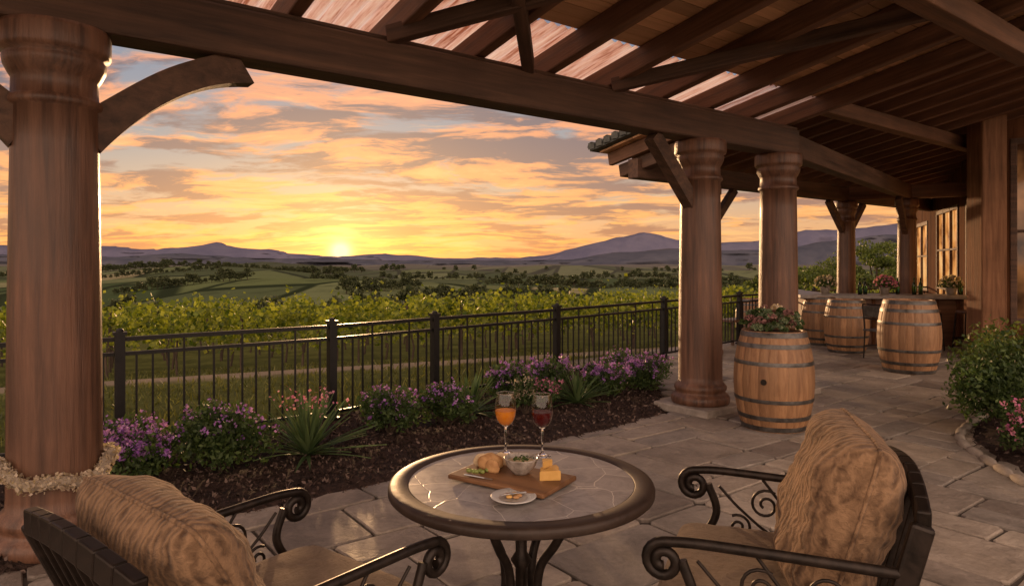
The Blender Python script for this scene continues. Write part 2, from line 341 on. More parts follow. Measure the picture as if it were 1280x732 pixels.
d=6500; ridge('mountains',d,hp([(-400,300),(-100,298),(0,305),(60,310),(130,309),(200,313),(270,305),(330,312),(400,318),(430,321),(480,317),(520,321),(580,323),(640,322),(690,317),(740,304),(800,291),(840,299),(880,302),(930,304),(1000,289),(1060,288),(1130,276),(1200,272),(1400,290),(1700,300)],d),M_mt1,U(-400,d),U(1700,d),1.3)
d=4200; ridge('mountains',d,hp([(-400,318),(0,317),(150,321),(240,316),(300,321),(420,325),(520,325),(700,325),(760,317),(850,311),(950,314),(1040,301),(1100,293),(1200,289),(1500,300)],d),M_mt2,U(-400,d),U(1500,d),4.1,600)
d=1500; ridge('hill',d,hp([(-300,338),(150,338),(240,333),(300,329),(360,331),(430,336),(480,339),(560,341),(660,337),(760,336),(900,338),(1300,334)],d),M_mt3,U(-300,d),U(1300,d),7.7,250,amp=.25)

# ------------------------------------------------------------------ trees
def tree_mesh(name,h,cr,nl,ls,leaf,seed,conifer=False):
    r=np.random.default_rng(seed); mb=MB()
    th=h*.45 if not conifer else h*.95
    mb.tube([(0,0,-.3),(.02*h*r.normal(),.02*h*r.normal(),th*.5),(.03*h*r.normal(),0,th)],[h*.03,h*.022,h*.008],7,1)
    pts=[]
    if conifer:
        z=r.uniform(.08,1,nl)**1.1; rad=cr*(1-z)*(.75+.25*np.sin(z*40))*np.sqrt(r.uniform(0.1,1,nl)); a=r.uniform(0,6.283,nl)
        pts=np.stack([rad*np.cos(a),rad*np.sin(a),z*h],1)
    else:
        nc=24
        for k in range(nc):
            a=r.uniform(0,6.283); rr=cr*.78*math.sqrt(r.uniform(0,1)); zz=h*r.uniform(.28,.85); rr*= (1.0 if zz<h*.65 else .6)
            c=np.array([rr*math.cos(a),rr*math.sin(a),zz]); rad=cr*r.uniform(.16,.36)
            if k<8: mb.tube([(0,0,th*.6),(c[0]*.5,c[1]*.5,(th*.6+c[2])/2),tuple(c)],[h*.012,h*.008,h*.003],5,1)
            n=nl//nc; d=r.normal(size=(n,3)); d/=np.linalg.norm(d,axis=1)[:,None]; pts.append(c+d*(rad*r.uniform(.35,1.15,n)**.6)[:,None]*np.array([1,1,.75]))
        pts=np.concatenate(pts)
    mb.leaves(pts,ls,0,.7)
    return mb.build(name,[leaf,M_bark])
near_t=[('tree',(17.6,33),4.5,1.6,1),('tree',(21.0,37),4.6,1.9,2),('tree',(15.0,36),3.4,1.6,3),('tree',(24.5,40),5.0,2.2,4),('tree',(11.9,33),2.6,1.5,5),('tree',(22,47),4.4,2.2,6),('tree',(10.2,31),2.0,1.2,8)]
for nm,(x,y),h,cr,sd in near_t:
    o=tree_mesh(nm,h,cr,3600,.14,M_treeleaf,sd); o.location=(x,y,float(hfun(x,y)))
tm=[]
for i in range(4):
    o=tree_mesh('tree_template',8,4.4,1300,.75,M_fartree,20+i); tm.append(o.data); bpy.data.objects.remove(o)
o=tree_mesh('tree_template',9,2.2,900,.6,M_fartree,30,True); con=o.data; bpy.data.objects.remove(o)
dt=emp('distant_trees')
def dtree(px,dist,s,me=None,wide=1):
    x=U(px,dist); o=bpy.data.objects.new('distant_tree',me or random.choice(tm)); o.location=(x,dist,float(hfun(x,dist))-.2); o.scale=(s*wide*random.uniform(.9,1.2),s*wide,s*random.uniform(.85,1.05)); o.rotation_euler=(0,0,random.uniform(0,6)); link(o,dt)
for px,dd,tp,wd in [(518,92,347,.8),(492,98,358,.7),(545,96,362,.7),(470,100,361,.6),(598,100,364,.8),(575,104,368,.7),(340,96,364,.8),(318,100,369,.7),(185,92,372,.8),(210,98,376,.7),(420,108,368,.7),(395,112,366,.7),(700,86,368,.8),(740,90,362,.8),(775,85,364,.8),(250,115,378,.7),(660,116,370,.7),(100,105,376,.8),(60,100,374,.8),(20,100,372,.8),(930,70,350,.8),(905,80,352,.8),(960,75,346,.8),(1020,80,340,.8),(1045,85,330,.8),(828,90,362,.8),(860,90,352,.8)]:
    h0=float(hfun(U(px,dd),dd)); ht=1.58-(tp-328)/853*dd-h0; dtree(px,dd,max(ht/7.9,.3),None,wd*.85)
h0=float(hfun(U(630,88),88)); dtree(630,88,(1.58-(356-328)/853*88-h0)/9,con)
for k in range(24):  # hedgerows
    dd=random.choice([170,210,260,330,420,540,700,850]); p0=random.uniform(-50,1000); L=random.uniform(60,300)
    n=min(int(L/853*dd/4)+3,34)
    for i in range(n):
        f=i/(n-1); dtree(p0+L*f,dd*(1+.12*f)+random.uniform(-3,3),random.uniform(.35,.95)*(1+dd/1500))
for i in range(70): dtree(random.gauss(345,65),random.uniform(1120,1380),random.uniform(1.2,2.2))
for i in range(90): dtree(random.uniform(-40,1150),random.uniform(900,1400),random.uniform(.9,1.7))

# ------------------------------------------------------------------ vineyard
F=np.array([.915,.403]); G=np.array([-.403,.915]); B0=np.array([-10.9,14.5])
for k in range(6):
    mb=MB(); L0,L1=-12-3*k,26+6*k; per=[330,270,190,150,130,120][k]
    n=int((L1-L0)*per); a=rng.uniform(L0,L1,n)
    lump=.5+.5*np.sin(a*4.5+k)*np.sin(a*1.3+2*k)
    c=rng.normal(0,.22,n); zz=rng.beta(2.2,1.6,n)*(.92+.6*lump)+.45+ (rng.random(n)<.08)*rng.uniform(0,.45,n)
    keep=rng.random(n)<(.4+.6*lump); a,c,zz=a[keep],c[keep],zz[keep]
    xy=B0+np.outer(a,F)+np.outer(k*2.1+c,G)
    pts=np.column_stack([xy,hfun(xy[:,0],xy[:,1])+zz]); mb.leaves(pts,.13,0,.85)
    for s_ in np.arange(L0,L1,1.4):
        p=B0+F*s_+G*k*2.1; z=float(hfun(*p)); j=random.uniform(-.08,.08)
        mb.tube([(p[0],p[1],z-.05),(p[0]+j,p[1],z+.4),(p[0]-j*.5,p[1],z+.85)],[.035,.028,.02],5,1)
    for s_ in np.arange(L0,L1,5.6):
        p=B0+F*s_+G*k*2.1; z=float(hfun(*p)); mb.tube([(p[0],p[1],z),(p[0],p[1],z+.8),(p[0],p[1],z+1.5)],[.04,.04,.04],5,1)
    mb.build('grapevine_row',[M_vineleaf,M_bark])
n=60000; q=rng.uniform(0,1,n)**1.2*12; s_=rng.uniform(-14,22,n); xy=np.outer(s_,F)+np.outer(7+q,G)
keep=~(xy[:,1]<5.9+(xy[:,0]+3.2)*.96); w_=xy@G; keep&=~((w_>10.2)&(w_<12.0)&(rng.random(n)<.93)); keep&=(xy[:,0]<2.4)|(xy[:,1]>14.5+.5*(xy[:,0]-2.4))
xy=xy[keep]; mb=MB(); mb.leaves(np.column_stack([xy,hfun(xy[:,0],xy[:,1])+.03]),.11,0,.14,up=2.5); mb.build('grass',[M_grass])

# ------------------------------------------------------------------ patio slabs
mb=MB(); a_=.27; s0,t0=-4.2,-3.6; NS,NTT=int(25/a_),int(12/a_)
occ=np.zeros((NS,NTT),bool); J=rng.uniform(-.028,.028,(NS+1,NTT+1,2))
def allowed(i,j):
    s_=s0+(i+.5)*a_; tt=t0+(j+.5)*a_; x,y,_=P(s_,tt)
    if tt>0.0: return True
    return x>1.75+.2*(y-8) and s_>5.6
sizes=[(1,1),(2,1),(1,2),(2,2),(3,2),(2,3),(3,1),(2,2),(2,2),(1,3)]
for i in range(NS):
    for j in range(NTT):
        if occ[i,j] or not allowed(i,j): continue
        random.shuffle(sizes)
        for (w_,h_) in sizes+[(1,1)]:
            if i+w_<=NS and j+h_<=NTT and not occ[i:i+w_,j:j+h_].any() and all(allowed(ii,jj) for ii in range(i,i+w_) for jj in range(j,j+h_)): break
        occ[i:i+w_,j:j+h_]=True
        g=.011
        def cn(ii,jj,ds,dt2): q=J[ii,jj]; return (s0+ii*a_+q[0]*.6+ds*g,t0+jj*a_+q[1]*.6+dt2*g)
        c=[cn(i,j,1,1),cn(i,j+h_,1,-1),cn(i+w_,j+h_,-1,-1),cn(i+w_,j,-1,1)]
        oct_=[]
        for k in range(4):
            p=np.array(c[k]); pr=np.array(c[k-1]); nx=np.array(c[(k+1)%4]); ch=random.uniform(.012,.035)
            oct_+= [p+(pr-p)/np.linalg.norm(pr-p)*ch, p+(nx-p)/np.linalg.norm(nx-p)*ch]
        oct_=np.array(oct_); cen=oct_.mean(0); z=.024+random.uniform(-.003,.004); tx,ty=random.uniform(-.006,.006),random.uniform(-.006,.006)
        rings=[]
        for ins,zz in ((0,0.),(0,z-.008),(.01,z)):
            dd=cen-oct_; dd/=np.linalg.norm(dd,axis=1)[:,None]; q=oct_+dd*ins
            rings+= [P(a[0],a[1],zz+((a-cen)@np.array([tx,ty]) if zz>0 else 0)) for a in q]
        f=[]
        for r_ in (0,8):
            for k in range(8): f.append([r_+k,r_+(k+1)%8,r_+8+(k+1)%8,r_+8+k][::-1])
        f+= [[16,19,18,17],[16,21,20,19],[16,23,22,21]]; mb.add(rings,f)
patio=mb.build('stone_patio',[M_flag])
mb=MB(); mb.add([P(-5,-.05,.004),P(21,-.05,.004),P(21,9,.004),P(-5,9,.004)],[[3,2,1,0]]); mb.add([P(5.7,-3.6,.004),P(21,-3.6,.004),P(21,-.052,.004),P(5.7,-.052,.004)],[[3,2,1,0]])
mo=mb.build('mortar_bed',[M_mortar]); mo.parent=patio
def resample(pts,n):
    p=np.array(pts,float); d=np.r_[0,np.cumsum(np.linalg.norm(np.diff(p,axis=0),axis=1))]; tt=np.linspace(0,d[-1],n)
    return np.column_stack([np.interp(tt,d,p[:,k]) for k in range(p.shape[1])])
inn=resample([(-5.5,.8),(-2.5,3.33),(-1.25,4.43),(.75,6.13),(1.6,6.9),(1.72,7.6),(1.85,8.3),(2.1,9.6),(2.4,10.9)],170)
inn=inn+rng.normal(0,.012,inn.shape)
out=resample([(-8,2.9),(-5,4.7),(-3.2,5.95),(-1.76,7.1),(-.86,7.95),(.59,9.4),(1.5,10.3),(2.2,11.1),(2.45,11.2)],170)
def bed_mesh(name,inn,out,nj=40,ztop=.05):
    Pm=np.zeros((len(inn),nj,3))
    for i in range(len(inn)):
        for j in range(nj):
            f=j/(nj-1); p=inn[i]*(1-f)+out[i]*f; e=min(1,f*14,(1-f)*14)
            Pm[i,j]=(*p,-.02+e*(ztop+.02)+e*.03*mnoise.fractal(Vector((p[0]*3,p[1]*3,0)),1,2,4))
    mb=MB(); mb.grid(Pm); o=mb.build(name,[M_mulch],smooth=True)
    return o,Pm
bed,Pm=bed_mesh('mulch_bed',inn,out)
def chips(Pm,n,parent):
    a=rng.uniform(0,Pm.shape[0]-1.01,n); b_=rng.uniform(.5,Pm.shape[1]-1.6,n); i=a.astype(int); j=b_.astype(int); fa=(a-i)[:,None]; fb=(b_-j)[:,None]
    p=Pm[i,j]*(1-fa)*(1-fb)+Pm[i+1,j]*fa*(1-fb)+Pm[i,j+1]*(1-fa)*fb+Pm[i+1,j+1]*fa*fb
    mb=MB(); mb.leaves(p+np.array([0,0,.008]),.034,0,.5,jit=.6); mb.build('bark_chips',[M_chip],parent)
chips(Pm,28000,bed)
cb=resample([(5.2,7.1),(4.5,6.67),(4.06,6.2),(3.84,5.8),(3.67,5.15),(3.59,4.78),(3.6,4.2),(3.9,3.4),(5,2.8)],90)
co=resample([(7.6,8.5),(7.6,2.8)],90)
bed2,Pm2=bed_mesh('mulch_bed',cb,co,24,.06); chips(Pm2,5000,bed2)
cp=bez([(x,y,.03) for x,y in cb][::6],6); L=len(cp); mb=MB(); k=0
while k+4<L:
    mb.tube([cp[k],cp[k+1],cp[k+2],cp[k+3],cp[k+4]],[.02,.04,.043,.04,.02],8); k+=4
mb.build('bed_edging_stone',[M_stonebase],smooth=True)

# ------------------------------------------------------------------ columns / pergola
prof=[(0,.0),(.29,.0),(.305,.03),(.305,.07),(.29,.1),(.262,.115),(.258,.14),(.272,.16),(.272,.19),(.255,.215),(.232,.24),(.228,.3)]
prof+=[(.228-.022*(k/10)**1.5,.3+(2.42-.3)*k/10) for k in range(1,11)]
prof+=[(.225,2.43),(.232,2.45),(.225,2.475),(.208,2.485),(.206,2.58),(.218,2.6),(.242,2.65),(.248,2.69),(.235,2.71),(.265,2.725),(.27,2.75),(.27,2.84),(.262,2.868),(0,2.868)]
def column(x,y,base=True,r=1.0):
    c=emp('wooden_column',(x,y,.0),ANG)
    z0=.09 if base else .02
    mb=MB(); p=np.array(prof); p[:,0]*=r; p[:,1]=z0+p[:,1]*(2.868-z0)/2.868
    mb.lathe(p,48); mb.build('shaft',[M_col],c,smooth=True)
    if base: box('plinth',(.70,.70,.09),(0,0,.048),M_stonebase,c,bevel=.015)
    return c
column(*P(0,0)[:2],base=False);column(*P(5.74,0)[:2]);column(*P(7.24,0)[:2],base=True)
for x,y in ((3.33,11.6),(7.1,14.5),(8.1,14.0)): column(x,y,False,.82)
perg=emp('timber_pergola')
beam('main_beam',P(-5,0,3.025),P(7.5,0,3.025),.26,.31,M_beam,perg,.02)
beam('cap_board',P(-5,0,3.2),P(7.5,0,3.2),.2,.034,M_beam,perg)
SL=.185; TE=4.3
def rh(t_): return 3.22+SL*t_
for k in range(15):
    s_=-3.2+k*.755
    beam('rafter',P(s_,-.75,rh(-.75)+.1),P(s_,TE,rh(TE)+.1),.1,.2,M_raft,perg)
beam('purlin',P(-4,2.4,rh(2.4)-.1),P(7.6,2.4,rh(2.4)-.1),.18,.2,M_raft,perg)
mb=MB()
def plank_roof(mb,sa,sb,ta,tb,hf,wd=.14,th=.03):
    tt=ta
    while tt<tb:
        t2=min(tt+wd-.008,tb); z=random.uniform(0,.005)
        lo=[P(sa,tt,hf(tt)+.205+z),P(sb,tt,hf(tt)+.205+z),P(sb,t2,hf(t2)+.205+z),P(sa,t2,hf(t2)+.205+z)]
        hi=[(p[0],p[1],p[2]+th) for p in lo]
        mb.add(lo+hi,[[0,1,2,3],[7,6,5,4],[0,4,5,1],[1,5,6,2],[2,6,7,3],[3,7,4,0]]); tt+=wd
plank_roof(mb,-4,7.5,.42,TE,rh); mb.build('ceiling_planks',[M_plank],perg)
mb=MB(); lo=[P(-4,.40,rh(.4)+.25),P(7.5,.40,rh(.4)+.25),P(7.5,TE,rh(TE)+.25),P(-4,TE,rh(TE)+.25)]; hi=[(p[0],p[1],p[2]+.03) for p in lo]
mb.add(lo+hi,[[0,1,2,3],[7,6,5,4],[0,4,5,1],[1,5,6,2],[2,6,7,3],[3,7,4,0]]); mb.build('roof_deck',[M_tile],perg)
sa,sb=-4,7.5; n=int((sb-sa)/.02); Pc=np.zeros((n,6,3))
for i in range(n):
    s_=sa+(sb-sa)*i/(n-1)
    for j in range(6):
        t_=-.95+(1.33)*j/5; Pc[i,j]=P(s_,t_,rh(t_)+.225+.014*math.sin(s_*2*math.pi/.11))
mb=MB(); mb.grid(Pc); mb.build('corrugated_eave_sheet',[M_poly],perg,smooth=True)
def brace(p_col,dirv,zl=2.15,zh=2.87,reach=.75,w=.12,h=.17,parent=perg,curved=True,mat=None):
    dx,dy=dirv; x0,y0=p_col; N=16; mbb=MB(); px,py=-dy,dx; Pg=np.zeros((4,N,3))
    for i in range(N):
        f=i/(N-1); r_=.15+reach*f; z=zl+(zh-zl)*f; z+= (.09*math.sin(math.pi*f) if curved else 0)
        hh=h*(1+.35*(abs(f-.5)*2)**3 if curved else 1)
        sl=(zh-zl)/reach; nl=math.hypot(1,sl); nx,nz=-sl/nl,1/nl
        for k,(a,b2) in enumerate(((-.5,-.5),(.5,-.5),(.5,.5),(-.5,.5))):
            Pg[k,i]=(x0+dx*(r_+nx*hh*b2)+px*w*a,y0+dy*(r_+nx*hh*b2)+py*w*a,z+nz*hh*b2)
    mbb.grid(Pg,0,True); mbb.add(Pg[:,0],[[0,1,2,3]]); mbb.add(Pg[:,-1],[[3,2,1,0]])
    return mbb.build('knee_brace',[mat or M_beam],parent)
c1=P(0,0)[:2];c2=P(5.74,0)[:2]
brace(c1,E,2.3,2.83,.85,.14,.17); brace(c1,-E,2.3,2.83,.85,.14,.17)
brace(c2,-E,2.2,2.85,.62,.12,.15,curved=False)
beam('strut',P(3.55,.28,3.22),P(3.55,.28,3.44),.16,.16,M_beam,perg)
beam('wind_brace',P(3.3,.1,rh(0)),P(1.3,2.3,rh(2.3)-.02),.1,.13,M_beam,perg)
beam('wind_brace',P(2.0,.1,rh(0)),P(3.6,2.3,rh(2.3)-.02),.1,.13,M_beam,perg)
beam('wind_brace',P(4.3,.1,rh(0)),P(5.8,2.3,rh(2.3)-.02),.1,.13,M_beam,perg)

wing=emp('wing_roof'); T2=-2.62
def rw(t_): return 3.22+SL*(t_-T2)
beam('outer_beam',P(7.55,T2,3.02),P(21,T2,3.02),.2,.3,M_beam,wing)
beam('cross_beam',P(7.75,-3.0,rw(-3.0)-.12),P(7.75,4.3,rw(4.3)-.12),.2,.2,M_beam,wing)
beam('tie_beam',P(7.3,0,3.02),(8.1,14.0,3.02),.2,.28,M_beam,wing)
beam('tie_beam_2',(7.1,14.5,3.03),(11,12.5,3.03),.2,.28,M_raft,wing)
beam('purlin',P(7.6,0.,rw(0)-.1),P(21,0.,rw(0)-.1),.18,.2,M_raft,wing)
for k in range(24):
    s_=7.6+k*.56; beam('rafter',P(s_,-3.15,rw(-3.15)+.1),P(s_,TE,rw(TE)+.1),.09,.2,M_raft,wing)
mb=MB(); plank_roof(mb,7.42,21,-3.2,TE,rw); mb.build('roof_boards',[M_plank],wing)
mb=MB()
for k in range(44):
    t_=-3.25+k*.17; z=rw(t_)+.3
    Pg=np.zeros((10,4,3))
    for i in range(10):
        a=math.pi*i/9
        for j in range(4): Pg[i,j]=P(7.28+j*.16,t_+.085*math.cos(a),z+.085*math.sin(a)-j*.001)
    mb.grid(Pg); c=P(7.285,t_,z+.02); mb.box((c[0],c[1],c[2]),(.02,.13,.1),ANG)
mb.build('clay_tiles',[M_tile],wing,smooth=False)
mb=MB(); 
lo=[P(7.3,-3.3,rw(-3.3)+.25),P(21,-3.3,rw(-3.3)+.25),P(21,TE,rw(TE)+.25),P(7.3,TE,rw(TE)+.25)]
hi=[(p[0],p[1],p[2]+.045) for p in lo]; mb.add(lo+hi,[[0,1,2,3],[7,6,5,4],[0,4,5,1],[1,5,6,2],[2,6,7,3],[3,7,4,0]]); mb.build('tile_underlay',[M_tile],wing)
for cc_ in ((3.33,11.6),(7.1,14.5)):
    brace(cc_,E,2.25,2.86,.6,.1,.13,wing,False); brace(cc_,-E,2.25,2.86,.6,.1,.13,wing,False)
dv=np.array([8.1-3.2,14-8.22]); dv/=np.linalg.norm(dv); brace((8.1,14.0),-dv,2.2,2.86,.65,.1,.13,wing,False)

# ------------------------------------------------------------------ building
bd=emp('winery_building')
def wallrun(A,B,openings,H,sub):
    A=np.array(A);B=np.array(B); L=np.linalg.norm(B-A); rz=math.atan2(B[1]-A[1],B[0]-A[0])
    w=bpy.data.objects.new(sub,None); w.location=(A[0],A[1],0); w.rotation_euler=(0,0,rz); link(w,bd)
    def seg(x0,x1,z0,z1):
        if x1-x0<.02 or z1-z0<.02: return
        n=max(1,int((x1-x0)/.2)); d=(x1-x0)/n; mb=MB()
        for i in range(n):
            mb.box((x0+d*(i+.5),random.uniform(-.003,.003),(z0+z1)/2),(d-.008,.12,z1-z0))
        mb.box(((x0+x1)/2,0,(z0+z1)/2),(x1-x0,.08,z1-z0-.002)); mb.build('wall_boards',[M_wall],w)
    x=0
    for (a,b2,z0,z1,glass,nv,nh) in openings:
        seg(x,a,0,H); seg(a,b2,0,z0); seg(a,b2,z1,H); x=b2
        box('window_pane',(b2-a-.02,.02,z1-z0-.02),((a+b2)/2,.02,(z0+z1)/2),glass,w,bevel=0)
        for i in range(nv+1):
            big=i in(0,nv); box('frame_stile',(.09 if big else .045,.1,z1-z0+.1),(a+(b2-a)*i/nv,.035,(z0+z1)/2),M_beam,w,bevel=.008)
        for i in range(nh+1): box('frame_rail',(b2-a+.06,.09,.1 if i in (0,nh) else .045),((a+b2)/2,.034,z0+(z1-z0)*i/nh),M_beam,w,bevel=.008)
    seg(x,L,0,H)
    return w
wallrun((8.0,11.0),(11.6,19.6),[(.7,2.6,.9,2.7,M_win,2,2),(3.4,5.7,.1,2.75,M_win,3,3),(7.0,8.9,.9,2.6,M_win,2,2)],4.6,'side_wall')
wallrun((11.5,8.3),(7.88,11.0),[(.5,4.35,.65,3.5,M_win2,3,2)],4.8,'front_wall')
box('corner_post',(.4,.4,4.4),(7.66,11.02,2.2),M_post,bd,bevel=.03)
box('corner_post_base',(.48,.48,.3),(7.66,11.02,.16),M_beam,bd,bevel=.02)

# ------------------------------------------------------------------ fence
fp=[(-8.6,2.6),(-6.8,3.5),(-5.0,4.5),(-3.2,5.57),(-1.76,6.67),(-.86,7.6),(.59,9.0),(2.45,11.0),(4.3,12.9),(6.6,14.9),(9,16.6),(11.5,18)]
mb=MB()
for i,(x,y) in enumerate(fp):
    x2,y2=fp[min(i+1,len(fp)-1)]; xp,yp=fp[max(i-1,0)]; rz=math.atan2(y2-yp,x2-xp)
    mb.box((x,y,.48),(.075,.075,1.02),rz); mb.box((x,y,1.003),(.1,.1,.025),rz)
    mb.lathe([(.0,1.045),(.02,1.04),(.03,1.03),(.03,1.015)],10,0,(x,y,0)); mb.box((x,y,.06),(.12,.12,.03),rz)
    if i==len(fp)-1: break
    L=math.hypot(x2-x,y2-y); rz=math.atan2(y2-y,x2-x); cx,cy=(x+x2)/2,(y+y2)/2
    for z,h_ in ((.955,.035),(.835,.03),(.12,.03)): mb.box((cx,cy,z),(L-.08,.035 if h_>.03 else .028,h_),rz)
    n=int(L/.115)
    for k in range(1,n):
        f=k/n; top=.83 if k%4 else .94
        mb.box((x+(x2-x)*f,y+(y2-y)*f,(.1+top)/2),(.015,.015,top-.1),rz)
mb.build('metal_fence',[M_metal])

# ------------------------------------------------------------------ plants
def shrub(name,x,y,r,h,flower,nf=260,nl=2600,z0=.03,ls=.05,leaf=None):
    mb=MB(); pts=[]; fl=[]
    nc=16
    for k in range(nc):
        a=random.uniform(0,6.283); rr=r*.65*math.sqrt(random.random()); cz=h*random.uniform(.35,.72)*(1-.35*(rr/r)**2); cr=r*random.uniform(.28,.48)
        c=np.array([rr*math.cos(a),rr*math.sin(a),cz]); n=nl//nc; d=rng.normal(size=(n,3)); d/=np.linalg.norm(d,axis=1)[:,None]
        q=c+d*(cr*rng.uniform(.4,1.1,n))[:,None]*np.array([1,1,min(1,h/(r*1.6)+.3)]); pts.append(q[q[:,2]>0])
        mb.tube([(0,0,0),tuple(c*.5),tuple(c)],[.012,.008,.004],4,2)
        if flower:
            n=nf//nc
            for _ in range(5):
                e=rng.normal(size=3); e[2]=abs(e[2])+.3; e/=np.linalg.norm(e); cc_=c+e*cr*1.08*np.array([1,1,.9])
                fl.append(cc_+rng.normal(size=(max(n//3,4),3))*.015)
    mb.leaves(np.concatenate(pts),ls,0,.5); 
    if flower: mb.leaves(np.concatenate(fl),.024,1,.9)
    return mb.build(name,[leaf or M_shrub,flower or M_purple,M_bark],None,(x,y,z0))
for (x,y,r,h,fl,nf,nl) in [(-2.75,4.9,.36,.34,M_purple,900,2600),(-2.2,5.12,.45,.56,M_purple,260,5200),(-3.1,5.25,.35,.4,M_purple,300,2200),(-1.1,6.15,.32,.5,M_purple,380,3200),(-.62,6.4,.32,.46,M_purple,260,3200),(.02,7.5,.38,.48,M_purple,560,3200),(.38,7.85,.36,.5,M_purple,560,3000),(.3,7.2,.25,.36,M_pink,260,1600),(1.05,7.8,.34,.44,M_purple,600,2600),(1.62,8.3,.4,.5,M_purple,640,3200),(1.4,8.9,.3,.42,M_purple,300,1800),(.13,6.9,.17,.5,M_cream,200,900)]:
    shrub('flowering_shrub',x,y,r,h,fl,nf,nl,ls=.042)
shrub('green_shrub',4.5,6.15,.5,1.0,None,0,9000,ls=.045)
shrub('green_shrub',5.1,6.9,.6,1.2,None,0,8000,ls=.05,leaf=M_treeleaf)
shrub('flowering_shrub',4.08,5.35,.3,.5,M_pink,480,2600,ls=.042)
shrub('flowering_shrub',4.35,4.7,.3,.4,M_purple,380,2200,ls=.042)
def yucca(x,y,r,h,n=60,fl=None):
    mb=MB()
    for k in range(n):
        a=random.uniform(0,6.283); e=random.uniform(.15,1.35); L=r*1.25*random.uniform(.75,1.1); N=6; Pg=np.zeros((3,N,3)); w=.018*random.uniform(.8,1.3)
        for i in range(N):
            f=i/(N-1); rr=L*f*math.cos(e)*(1+.15*f); z=L*f*math.sin(e)*h/r*.75-.12*L*f*f*math.cos(e)+.02; wd=w*(1-f**2.2)+.0008
            ca,sa=math.cos(a),math.sin(a)
            for j,o_ in enumerate((-1,0,1)): Pg[j,i]=(rr*ca-o_*wd*sa,rr*sa+o_*wd*ca,z-(.006 if o_==0 else 0))
        mb.grid(Pg,0)
    if fl:
        c=rng.normal(size=(90,3))*np.array([.12,.12,.05])+np.array([0,0,h*.8]); mb.leaves(c,.03,1,.8)
        for k in range(14): mb.tube([(0,0,.05),(c[k][0]*.5,c[k][1]*.5,h*.5),tuple(c[k])],.003,4,0)
    mb.build('yucca_plant',[M_yucca,M_pink],None,(x,y,.03))
yucca(-1.63,5.45,.42,.58,95,True); yucca(-.42,6.95,.34,.48,70); yucca(.71,7.45,.33,.45,70)

# ------------------------------------------------------------------ barrels
def barrel(x,y,sc_=1.,plant=False,bung=False):
    e=emp('wine_barrel',(x,y,.022),random.uniform(0,1),sc_)
    H=.92; NSG=26; seg=NSG*4; zs=np.linspace(0,H,21); prof=lambda z:.285+.078*(1-((z-H/2)/(H/2))**2)
    Pg=np.zeros((seg,len(zs),3))
    for i in range(seg):
        a=2*math.pi*(i/seg)-math.pi/NSG; gr=.0045 if i%4==0 else 0
        for j,z in enumerate(zs): r_=prof(z)-gr; Pg[i,j]=(r_*math.cos(a),r_*math.sin(a),z)
    mb=MB(); mb.grid(Pg,0,True); mb.lathe([(prof(H),H),(prof(H)-.025,H),(prof(H)-.03,H-.035),(0,H-.035)],52); mb.build('staves',[M_oak],e)
    mb=MB()
    for z,w in ((.03,.045),(.13,.04),(.29,.035),(.63,.035),(.79,.04),(.89,.045)):
        z0,z1=z-w/2,z+w/2; mb.lathe([(prof(z0)-.004,z0),(prof(z0)+.004,z0),(prof(z)+.005,z),(prof(z1)+.004,z1),(prof(z1)-.004,z1)],64)
    mb.build('hoops',[M_hoop],e)
    if bung:
        a=-math.pi/2-.6-e.rotation_euler[2]
        mb=MB(); mb.lathe([(0,.012),(.024,.012),(.028,0)],16); b_=mb.build('bung',[M_iron],e); b_.location=(.364*math.cos(a),.364*math.sin(a),.47); b_.rotation_euler=(0,math.pi/2,a)
    if plant:
        mb=MB(); 
        for k in range(64):
            a=random.uniform(0,6.283); rr=.29*math.sqrt(random.random()); cx,cy=rr*math.cos(a),rr*math.sin(a); cz=H-.01+random.uniform(.03,.2)*(1.3-rr*2); mi=random.choice([0,0,0,0,1,1,1,2,2,3])
            n=90; d=rng.normal(size=(n,3)); d[:,2]=abs(d[:,2])*.8; d/=np.linalg.norm(d,axis=1)[:,None]; mb.leaves(np.array([cx,cy,cz])+d*random.uniform(.025,.055),.03,mi,.6)
        mb.build('succulent_planting',[M_succ,M_shrub,M_dusk,M_cream],e)
        mb=MB(); mb.lathe([(0,H-.02),(.27,H-.02)],32); mb.build('soil',[M_mulch],e)
    return e
barrel(2.49,6.5,1.0,True,True); barrel(5.9,13.0,1.0); barrel(5.83,11.9,1.0); barrel(5.68,9.77,1.12); barrel(4.98,14.2,.88)

# ------------------------------------------------------------------ bar counter and small things
bc=emp('bar_counter',(7.0,13.0,0),-.12)
box('counter_top',(3.1,.75,.07),(0,0,.94),M_counter,bc,bevel=.012); box('counter_base',(2.8,.5,.88),(0,.05,.46),M_raft,bc)
for i in range(8): box('panel_batten',(.06,.03,.86),(-1.3+i*.37,-.215,.46),M_wall,bc)
box('side_top',(.75,2.2,.07),(-1.15,1.3,.935),M_counter,bc)
box('side_base',(.5,2.0,.88),(-1.15,1.3,.46),M_beam,bc)
def potted(x,y,z,mat2):
    e=emp('potted_flowers',(x,y,z)); mb=MB(); mb.lathe([(0,0),(.07,0),(.1,.13),(.105,.14),(.09,.14),(.0,.12)],20); mb.build('pot',[M_stonebase],e,smooth=True)
    mb=MB(); d=rng.normal(size=(500,3)); d/=np.linalg.norm(d,axis=1)[:,None]; d[:,2]=abs(d[:,2]); mb.leaves(d*rng.uniform(.08,.22,(500,1))+np.array([0,0,.14]),.05,0,.5)
    d=rng.normal(size=(160,3)); d/=np.linalg.norm(d,axis=1)[:,None]; d[:,2]=abs(d[:,2]); mb.leaves(d*.21+np.array([0,0,.15]),.05,1,.9); mb.build('blooms',[M_shrub,mat2],e)
potted(7.15,13.1,.975,M_pink); potted(8.2,12.75,.975,M_cream); potted(6.1,13.3,.975,M_cream)
